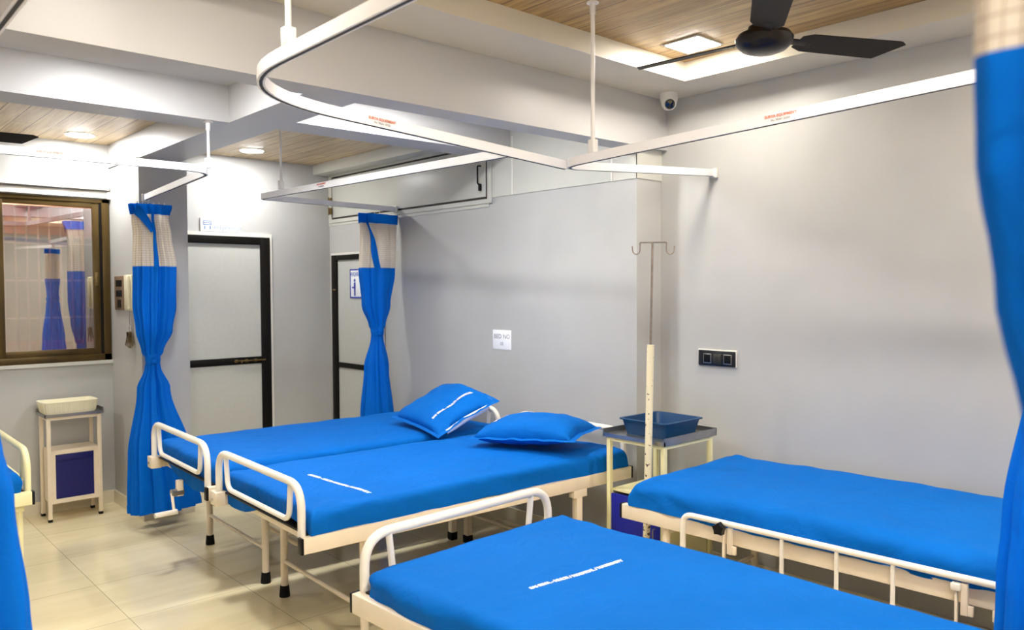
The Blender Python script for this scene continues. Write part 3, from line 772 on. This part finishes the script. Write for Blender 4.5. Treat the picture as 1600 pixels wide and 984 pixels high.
bo.build('bolt_latch', 'brass', door1)
b = MB(); b.box((DX0-.03, YD-.02, 0), (DX0, YD, DZ+.03)).box((DX1, YD-.02, 0), (DX1+.022, YD, DZ+.03)).box((DX0, YD-.02, DZ), (DX1, YD, DZ+.03))
b.build('door_beading', 'white', door1, smooth=False)
EY0, EY1, EZ = 5.66, 6.475, 1.93
d2 = MB(); d2.box((XH-.03, EY1-.09, 0), (XH+.02, EY1, EZ), .003).box((XH-.03, EY0, 0), (XH+.02, EY0+.09, EZ), .003).box((XH-.03, EY0+.09, EZ-.045), (XH+.02, EY1-.09, EZ), .003)
door2 = d2.build('door_2', 'dframe'); tag(door2, 'washroom door in a dark frame partly hidden by a tied curtain', 'door', kind='structure')
MB().box((XH-.012, EY0+.09, .01), (XH-.002, EY1-.09, EZ-.045)).build('door_leaf', 'leaf', door2)
MB().box((XH-.022, EY0+.09, .92), (XH-.01, EY1-.09, .965), .002).build('mid_rail', 'dframe', door2)
kb = MB()
for y in (EY1-.075, EY1-.05): kb.lathe([(.004, 0), (.008, .008), (.004, .014)], seg=10, mtx=Matrix.Translation((XH-.03, y, 1.62)) @ Matrix.Rotation(-PI/2, 4, 'Y'))
kb.build('studs', 'brass', door2)
MB().box((XH-.02, EY1, 0), (XH-.006, EY1+.02, EZ+.02)).box((XH-.02, EY0-.02, 0), (XH-.006, EY0, EZ+.02)).box((XH-.02, EY0, EZ), (XH-.006, EY1, EZ+.02)).build('door_beading', 'white', door2, smooth=False)
def on_yface(x0, z0, y):      # lettering on a face looking towards -y
    return lambda x, yy, z: Vector((x0+x, y-z, z0+yy))
def on_xface(y0, z0, x):      # lettering on a face looking towards -x
    return lambda xx, yy, z: Vector((x-z, y0-xx, z0+yy))
# sign over the first door
sg = MB().box((2.485, YD-.016, 2.105), (2.825, YD-.002, 2.215), .002).build('door_sign', 'sign'); tag(sg, 'white sign board with pale blue lettering over the grey door', 'sign')
text_obj('sign_lettering', 'STERILISATION', .034, 'paleink', on_yface(2.705, 2.178, YD-.0165), sg, .0003)
text_obj('sign_lettering', 'निर्जंतुकीकरण रूम', .036, 'paleink', on_yface(2.705, 2.135, YD-.0165), sg, .0003)
ic = MB(); 
for z in (2.19, 2.175, 2.16): ic.box((2.505, YD-.0172, z-.003), (2.575, YD-.0162, z+.003))
ic.box((2.505, YD-.0172, 2.157), (2.511, YD-.0162, 2.193)).box((2.569, YD-.0172, 2.157), (2.575, YD-.0162, 2.193)).box((2.512, YD-.0172, 2.122), (2.522, YD-.0162, 2.15)).box((2.558, YD-.0172, 2.122), (2.568, YD-.0162, 2.15))
ic.build('sign_icon', 'paleink', sg, smooth=False)
# washroom sign on the second door
ws = MB().box((XH-.020, 5.93, 1.545), (XH-.0125, 6.165, 1.80), .002).build('washroom_sign', 'sign'); tag(ws, 'small blue and white washroom sign half hidden by the curtain', 'sign')
fr = MB()
for lo, hi in (((XH-.0215, 5.93, 1.545), (XH-.0198, 6.165, 1.557)), ((XH-.0215, 5.93, 1.788), (XH-.0198, 6.165, 1.80)), ((XH-.0215, 5.93, 1.545), (XH-.0198, 5.942, 1.80)), ((XH-.0215, 6.153, 1.545), (XH-.0198, 6.165, 1.80))): fr.box(lo, hi)
fr.build('sign_border', 'blueink', ws, smooth=False)
text_obj('sign_lettering', 'WASHROOM', .056, 'blueink', (lambda x, y, z: Vector((XH-.0203-z, 6.047-x*.66, 1.752+y))), ws, .0004, bold=.001).scale = (1, 1, 1)
mn = MB(); yc = 6.085
mn.lathe([(.014, 0), (.014, .001)], seg=16, mtx=Matrix.Translation((XH-.0203, yc, 1.70)) @ Matrix.Rotation(-PI/2, 4, 'Y'))
mn.box((XH-.0215, yc-.014, 1.62), (XH-.0203, yc+.014, 1.682)).box((XH-.0215, yc-.012, 1.565), (XH-.0203, yc-.002, 1.62)).box((XH-.0215, yc+.002, 1.565), (XH-.0203, yc+.012, 1.62)).box((XH-.0215, yc+.014, 1.632), (XH-.0203, yc+.045, 1.645))
mn.build('man_symbol', 'blueink', ws, smooth=False)
# loft shutter above the washroom door
lf = MB().box((XH-.010, 4.27, 2.235), (XH-.0065, 6.50, 2.645)).build('loft_frame', 'dark', None, smooth=False)
lf.name = 'loft_door'; tag(lf, 'long pale loft shutter with a dark gap around it, high on the wall', 'loft door')
MB().box((XH-.018, 4.312, 2.272), (XH-.009, 6.462, 2.622), .002).build('shutter_panel', 'upper', lf)
fr = MB(); fr.box((XH-.016, 4.25, 2.225), (XH-.008, 4.294, 2.66)).box((XH-.016, 6.480, 2.225), (XH-.008, 6.52, 2.66)).box((XH-.016, 4.294, 2.638), (XH-.008, 6.48, 2.66)).box((XH-.016, 4.294, 2.225), (XH-.008, 6.48, 2.256))
fr.build('shutter_frame', 'upper', lf, smooth=False)
hd = MB().tube(fillet([(XH-.03, 4.345, 2.49), (XH-.062, 4.345, 2.49), (XH-.062, 4.345, 2.36), (XH-.03, 4.345, 2.36)], .02), .006, 8)
hd.box((XH-.05, 4.335, 2.315), (XH-.032, 4.355, 2.36), .002); hd.build('pull_handle', 'blackp', lf)
hg = MB()
for z in (2.42, 2.33): hg.box((XH-.046, 6.44, z-.03), (XH-.032, 6.475, z+.03), .003).tube([(XH-.048, 6.475, z-.035), (XH-.048, 6.475, z+.035)], .006, 8)
hg.build('hinge', 'brass', lf)

# ------------------------------------------------------------------ window
w1 = MB(); fw = .045
w1.box((WX0, YD-.012, WZ0), (WX1, YD+.07, WZ0+.05), .003).box((WX0, YD-.012, WZ1-.03), (WX1, YD+.07, WZ1), .003)
w1.box((WX1-.052, YD-.012, WZ0), (WX1, YD+.07, WZ1), .003).box((WX0, YD-.012, WZ0), (WX0+.05, YD+.07, WZ1), .003)
win = w1.build('window_1', 'wframe'); tag(win, 'bronze framed sliding window reflecting the room', 'window', kind='structure')
sx0, sx1, sz0, sz1 = 1.06, 1.725, WZ0+.05, WZ1-.03
def sash(x0, x1, y):
    s = MB().box((x0, y-.014, sz0), (x0+fw, y+.014, sz1), .002).box((x1-fw, y-.014, sz0), (x1, y+.014, sz1), .002).box((x0+fw, y-.014, sz0), (x1-fw, y+.014, sz0+fw), .002).box((x0+fw, y-.014, sz1-fw+.008), (x1-fw, y+.014, sz1), .002)
    o = s.build('sash', 'wframe', win)
    MB().box((x0+fw, y-.002, sz0+fw), (x1-fw, y+.002, sz1-fw)).build('glass_pane', 'glass', o, smooth=False)
    return o
sA = sash(sx0, sx1, YD+.012); sB = sash(WX0+.05, sx0+.03, YD+.045)
MB().box((sx1-.034, YD-.008, 1.66), (sx1-.012, YD+.0, 1.76), .003).lathe([(.006, 0), (.006, .004)], seg=10, mtx=Matrix.Translation((sx1-.023, YD-.008, 1.69)) @ Matrix.Rotation(PI/2, 4, 'X')).build('sash_lock', 'brass', sA)
MB().box((sx1, YD-.004, sz0), (WX1-.05, YD+.05, sz1)).build('side_channel', 'dframe', win, smooth=False)
struct('trim_4', MB().box((-.2, YD-.055, 2.375), (1.79, YD, 2.41), .003).box((1.775, YD-.05, 2.31), (1.80, YD, 2.36)).box((-.2, YD-.03, 2.318), (1.775, YD, 2.362)), 'white', label='white pelmet rail above the window')
struct('trim_5', MB().box((WX0-.02, YD-.02, WZ0-.025), (WX1+.004, YD, WZ0)), 'upper', label='pale window sill under the bronze window')
# security grille and the passage outside
gr = MB(); gy = YD+.26
for k in range(27):
    x = .1+k*.075; gr.tube([(x, gy, .7), (x, gy, 2.6)], .0075, 6)
for z in (1.12, 1.42, 1.70, 1.98, 2.26): gr.box((0, gy-.012, z-.008), (2.1, gy-.006, z+.008))
g = gr.build('window_grille', 'grille'); tag(g, 'pinkish barred security grille outside the window', 'grille')
struct('wall_outside', MB().box((-1.2, 8.1, 0), (4.6, 8.2, 2.98)), 'outgrey')
struct('ceiling_outside', MB().box((-1.2, YD+.12, 2.7), (4.6, 8.1, 2.98)), 'outwall')
struct('floor_outside', MB().box((-1.2, YD+.12, -.1), (4.6, 8.1, 0)), 'floor')
struct('trim_6', MB().box((-1.2, 7.75, .95), (4.6, 8.1, 1.18)).box((-1.2, 7.7, 2.10), (4.6, 8.1, 2.7)), 'outwall', label='terracotta ledges of the passage seen through the window')
ol = thing('ceiling_lamp', 'round lamp lighting the passage outside the window', 'lamp', (1.0, 6.75, 2.7))  # added light, hidden above the lintel to brighten the front of the grille bars
MB().lathe([(.05, -.05), (.06, -.03), (.06, 0)], seg=20).build('lamp_body', emit('passage_glow', (255, 222, 196), 420), ol)

# ------------------------------------------------------------------ wall fittings
sk = MB().box((XR-.010, 2.437, 1.172), (XR, 2.69, 1.268), .003).build('wall_socket', 'white'); tag(sk, 'black double socket plate with a switch on the right wall', 'socket')
MB().box((XR-.018, 2.442, 1.174), (XR-.009, 2.684, 1.262), .004).build('cover_plate', 'socket', sk)
for k, y in enumerate((2.622, 2.556, 2.489)):
    md = MB().box((XR-.0205, y-.026, 1.188), (XR-.0175, y+.026, 1.244), .001).build('module_rim', 'steel' if k != 1 else 'module', sk)
    MB().box((XR-.0215, y-.022, 1.193), (XR-.018, y+.022, 1.239), .001).build('module_face', 'module' if k == 1 else 'blackp', md)
    if k != 1:
        q = MB()
        for py, pz in ((0, .014), (-.011, -.01), (.011, -.01)): q.lathe([(.0042, 0), (.0042, .001)], seg=10, mtx=Matrix.Translation((XR-.0215, y+py, 1.216+pz)) @ Matrix.Rotation(-PI/2, 4, 'Y'))
        q.build('pin_hole', 'rubber', md)
    else:
        MB().box((XR-.0235, y-.018, 1.198), (XR-.021, y-.001, 1.234), .001).box((XR-.0235, y+.001, 1.198), (XR-.021, y+.018, 1.234), .001).build('rocker', 'module', md)
nb = MB().box((XH-.004, 4.066, 1.196), (XH, 4.256, 1.332), .001).build('wall_notice', 'sign'); tag(nb, 'small white bed number notice on the grey wall behind the beds', 'notice')
text_obj('notice_lettering', 'BED NO', .046, 'ink', on_xface(4.16, 1.286, XH-.0041), nb, .0003)
text_obj('notice_number', '03', .034, 'ink', on_xface(4.16, 1.235, XH-.0041), nb, .0003)
sp = MB().box((CX0-.012, 6.20, 1.478), (CX0, 6.42, 1.728), .003).build('switch_panel', 'brown'); tag(sp, 'brown electrical switch panel on the side of the column', 'switch panel')
for z in (1.675, 1.60): 
    for y in (6.25, 6.285, 6.32, 6.355): MB().box((CX0-.017, y-.012, z-.024), (CX0-.0115, y+.012, z+.024), .002).build('rocker_switch', 'blackp', sp)
MB().box((CX0-.016, 6.26, 1.495), (CX0-.0115, 6.345, 1.555), .003).build('socket_face', 'dframe', sp)
ph = MB().box((CX0-.014, 6.0, 1.478), (CX0, 6.185, 1.735), .006).build('intercom_phone', 'cream'); tag(ph, 'cream intercom handset mounted beside the brown switch panel', 'intercom')
MB().box((CX0-.034, 6.03, 1.487), (CX0-.013, 6.085, 1.728), .008).build('handset', 'cream', ph)
ky = thing('key_bunch', 'bunch of worn keys hanging on a cord below the intercom', 'keys', (CX0-.016, 6.05, 1.478))
MB().tube([(0, 0, -.004), (-.002, .004, -.06), (0, 0, -.11)], .0022, 6).build('cord', 'ink', ky)
MB().tube([(0, .026*math.cos(a), -.135+.026*math.sin(a)) for a in [q*PI/8 for q in range(16)]], .002, 6, closed=True).build('key_ring', 'steel', ky)
for k in range(9):
    a = R(-44+k*11)
    mt = Matrix.Translation((-.005*(k % 4), 0, -.155)) @ Matrix.Rotation(a, 4, 'X')
    MB().box((-.0015, -.007, -.115), (.0015, .007, -.03), 0, mt).lathe([(.021, -.0016), (.021, .0016)], seg=12, mtx=mt @ Matrix.Translation((0, 0, -.02)) @ Matrix.Rotation(PI/2, 4, 'Y')).build('key', 'brass', ky, smooth=False)
# dome camera in the corner of the soffit
cc = thing('security_camera', 'white dome security camera in the ceiling corner above the big beam', 'security camera', (3.755, 2.80, ZC))
MB().lathe([(.048, -.045), (.05, -.035), (.05, 0)], seg=24).build('mount', 'white', cc)
cd = Vector((-.62, -.62, -.42)).normalized()
MB().lathe([(.006, -.052), (.026, -.046), (.041, -.028), (.046, 0), (.046, .012)], (0, 0, -.045), 24).build('dome', 'white', cc)
ln = MB().lathe([(.029, -.006), (.029, .004), (.024, .009), (.006, .011)], seg=20, mtx=Matrix.Translation(Vector((0, 0, -.052))+cd*.040) @ cd.to_track_quat('Z', 'Y').to_matrix().to_4x4()).build('lens', 'lens', cc)

# ------------------------------------------------------------------ ceiling fans
def fan(label, loc, rot, L=.62):
    t = thing('ceiling_fan', label, 'ceiling fan', loc, rot, 'brown three-bladed ceiling fans')
    z = .0
    MB().lathe([(.012, -.058), (.05, -.055), (.085, -.042), (.108, -.02), (.112, 0), (.10, .018), (.066, .026), (.062, .048), (.03, .058), (.014, .07)], (0, 0, z), 40).build('motor_hub', 'fan', t)
    MB().lathe([(.011, .05), (.011, .2)], seg=12).build('down_rod', 'fan', t)
    MB().lathe([(.02, .12), (.05, .17), (.055, .235)], seg=24).build('canopy', 'fan', t)
    for k in range(3):
        a = k*2*PI/3; mt = Matrix.Rotation(a, 4, 'Z') @ Matrix.Rotation(R(-13), 4, 'X')
        b = MB().prism([(.15, -.045), (.19, -.066), (L-.02, -.078), (L+.01, -.06), (L-.06, .062), (.2, .058), (.15, .035)], -.003, .001, mt).build('blade', 'blade', t)
        MB().box((.09, -.018, -.003), (.22, .018, .004), .001, mt).build('blade_arm', 'fan', b)
    return t
fan('brown ceiling fan hanging under the wooden recess at the upper right', (2.87, 1.68, 2.60), R(-25.5))
fan('brown ceiling fan beyond the beam at the left edge, one blade in view', (.44, 5.30, 2.487), R(-4))

# ------------------------------------------------------------------ lights
def panel_light(label, x, y, z, s, power, round_=False, tint=(255, 249, 240)):
    t = thing('ceiling_light', label, 'ceiling light', (x, y, z), 0, 'led ceiling lights')
    if round_:
        MB().lathe([(s+.012, -.006), (s+.012, 0), (s, 0)], seg=28).build('rim', 'white', t)
        d = MB().lathe([(s, -.008), (s, -.004)], seg=28).build('diffuser', emit('lamp_%.2f_%.2f' % (x, y), tint, power), t)
    else:
        MB().box((-s-.012, -s-.012, -.006), (s+.012, s+.012, -.0005), .001).build('rim', 'white', t)
        d = MB().box((-s, -s, -.009), (s, s, -.005)).build('diffuser', emit('lamp_%.2f_%.2f' % (x, y), tint, power), t)
    return t
PW = 130
WARM, COOL = (255, 247, 235), (250, 250, 250)
panel_light('square led panel in the wooden recess near the corner camera', 3.36, 2.36, ZW, .095, PW*.45, tint=WARM)
panel_light('square led panel overhead near the bend of the curtain track', .85, 2.05, ZW, .095, PW*.55, tint=WARM)  # added out-of-view panel, fills in light from above
panel_light('square led panel overhead near the nearest bed', 3.30, .15, ZW, .095, PW*.8, tint=WARM)  # unseen panel put in to brighten the front of the ward
panel_light('square led panel overhead just behind the viewer', .15, -.55, ZW, .095, PW*1.3, tint=WARM)  # added behind the viewer to brighten the near right curtain
panel_light('square led panel overhead far behind the viewer', -.2, -1.4, ZW, .095, PW*1.3, tint=WARM)  # added further back so its light strikes the near curtain more squarely
panel_light('square led panel overhead behind the viewer by the right wall', 3.30, -1.2, ZW, .095, PW, tint=WARM)  # unseen panel added as fill for the front half of the room
panel_light('square led panel in the middle of the wooden recess', 1.6, .6, ZW, .095, PW*1.4, tint=WARM)  # added for general fill, outside the view
panel_light('round led light in the boards above the window', 1.53, 6.22, 2.722, .085, PW*.95, True, COOL)
panel_light('round led light in the boards above the grey door', 2.76, 6.15, 2.74, .085, PW*.9, True, COOL)
panel_light('square led panel in the coffer behind the big beam, near the bed-head wall', 2.62, 3.57, 2.74, .085, PW*1.1, tint=COOL)
panel_light('square led panel in the coffer behind the big beam, left of the column beam', 1.2, 3.7, 2.74, .085, PW*1.2, tint=COOL)
panel_light('round led light in the boards at the far left', -.6, 5.6, 2.722, .085, PW, True, COOL)  # unseen light added as fill beyond the left edge

w = bpy.data.worlds.new('world'); S.world = w; w.use_nodes = True
w.node_tree.nodes['Background'].inputs[0].default_value = (.6, .65, .7, 1); w.node_tree.nodes['Background'].inputs[1].default_value = .05

S.view_settings.view_transform = 'Standard'; S.view_settings.look = 'None'; S.view_settings.gamma = 1
S.view_settings.use_curve_mapping = False; S.view_settings.exposure = 1.22
S.cycles.max_bounces = 8; S.cycles.diffuse_bounces = 5; S.cycles.glossy_bounces = 4
S.cycles.sample_clamp_indirect = 6; S.cycles.use_denoising = True
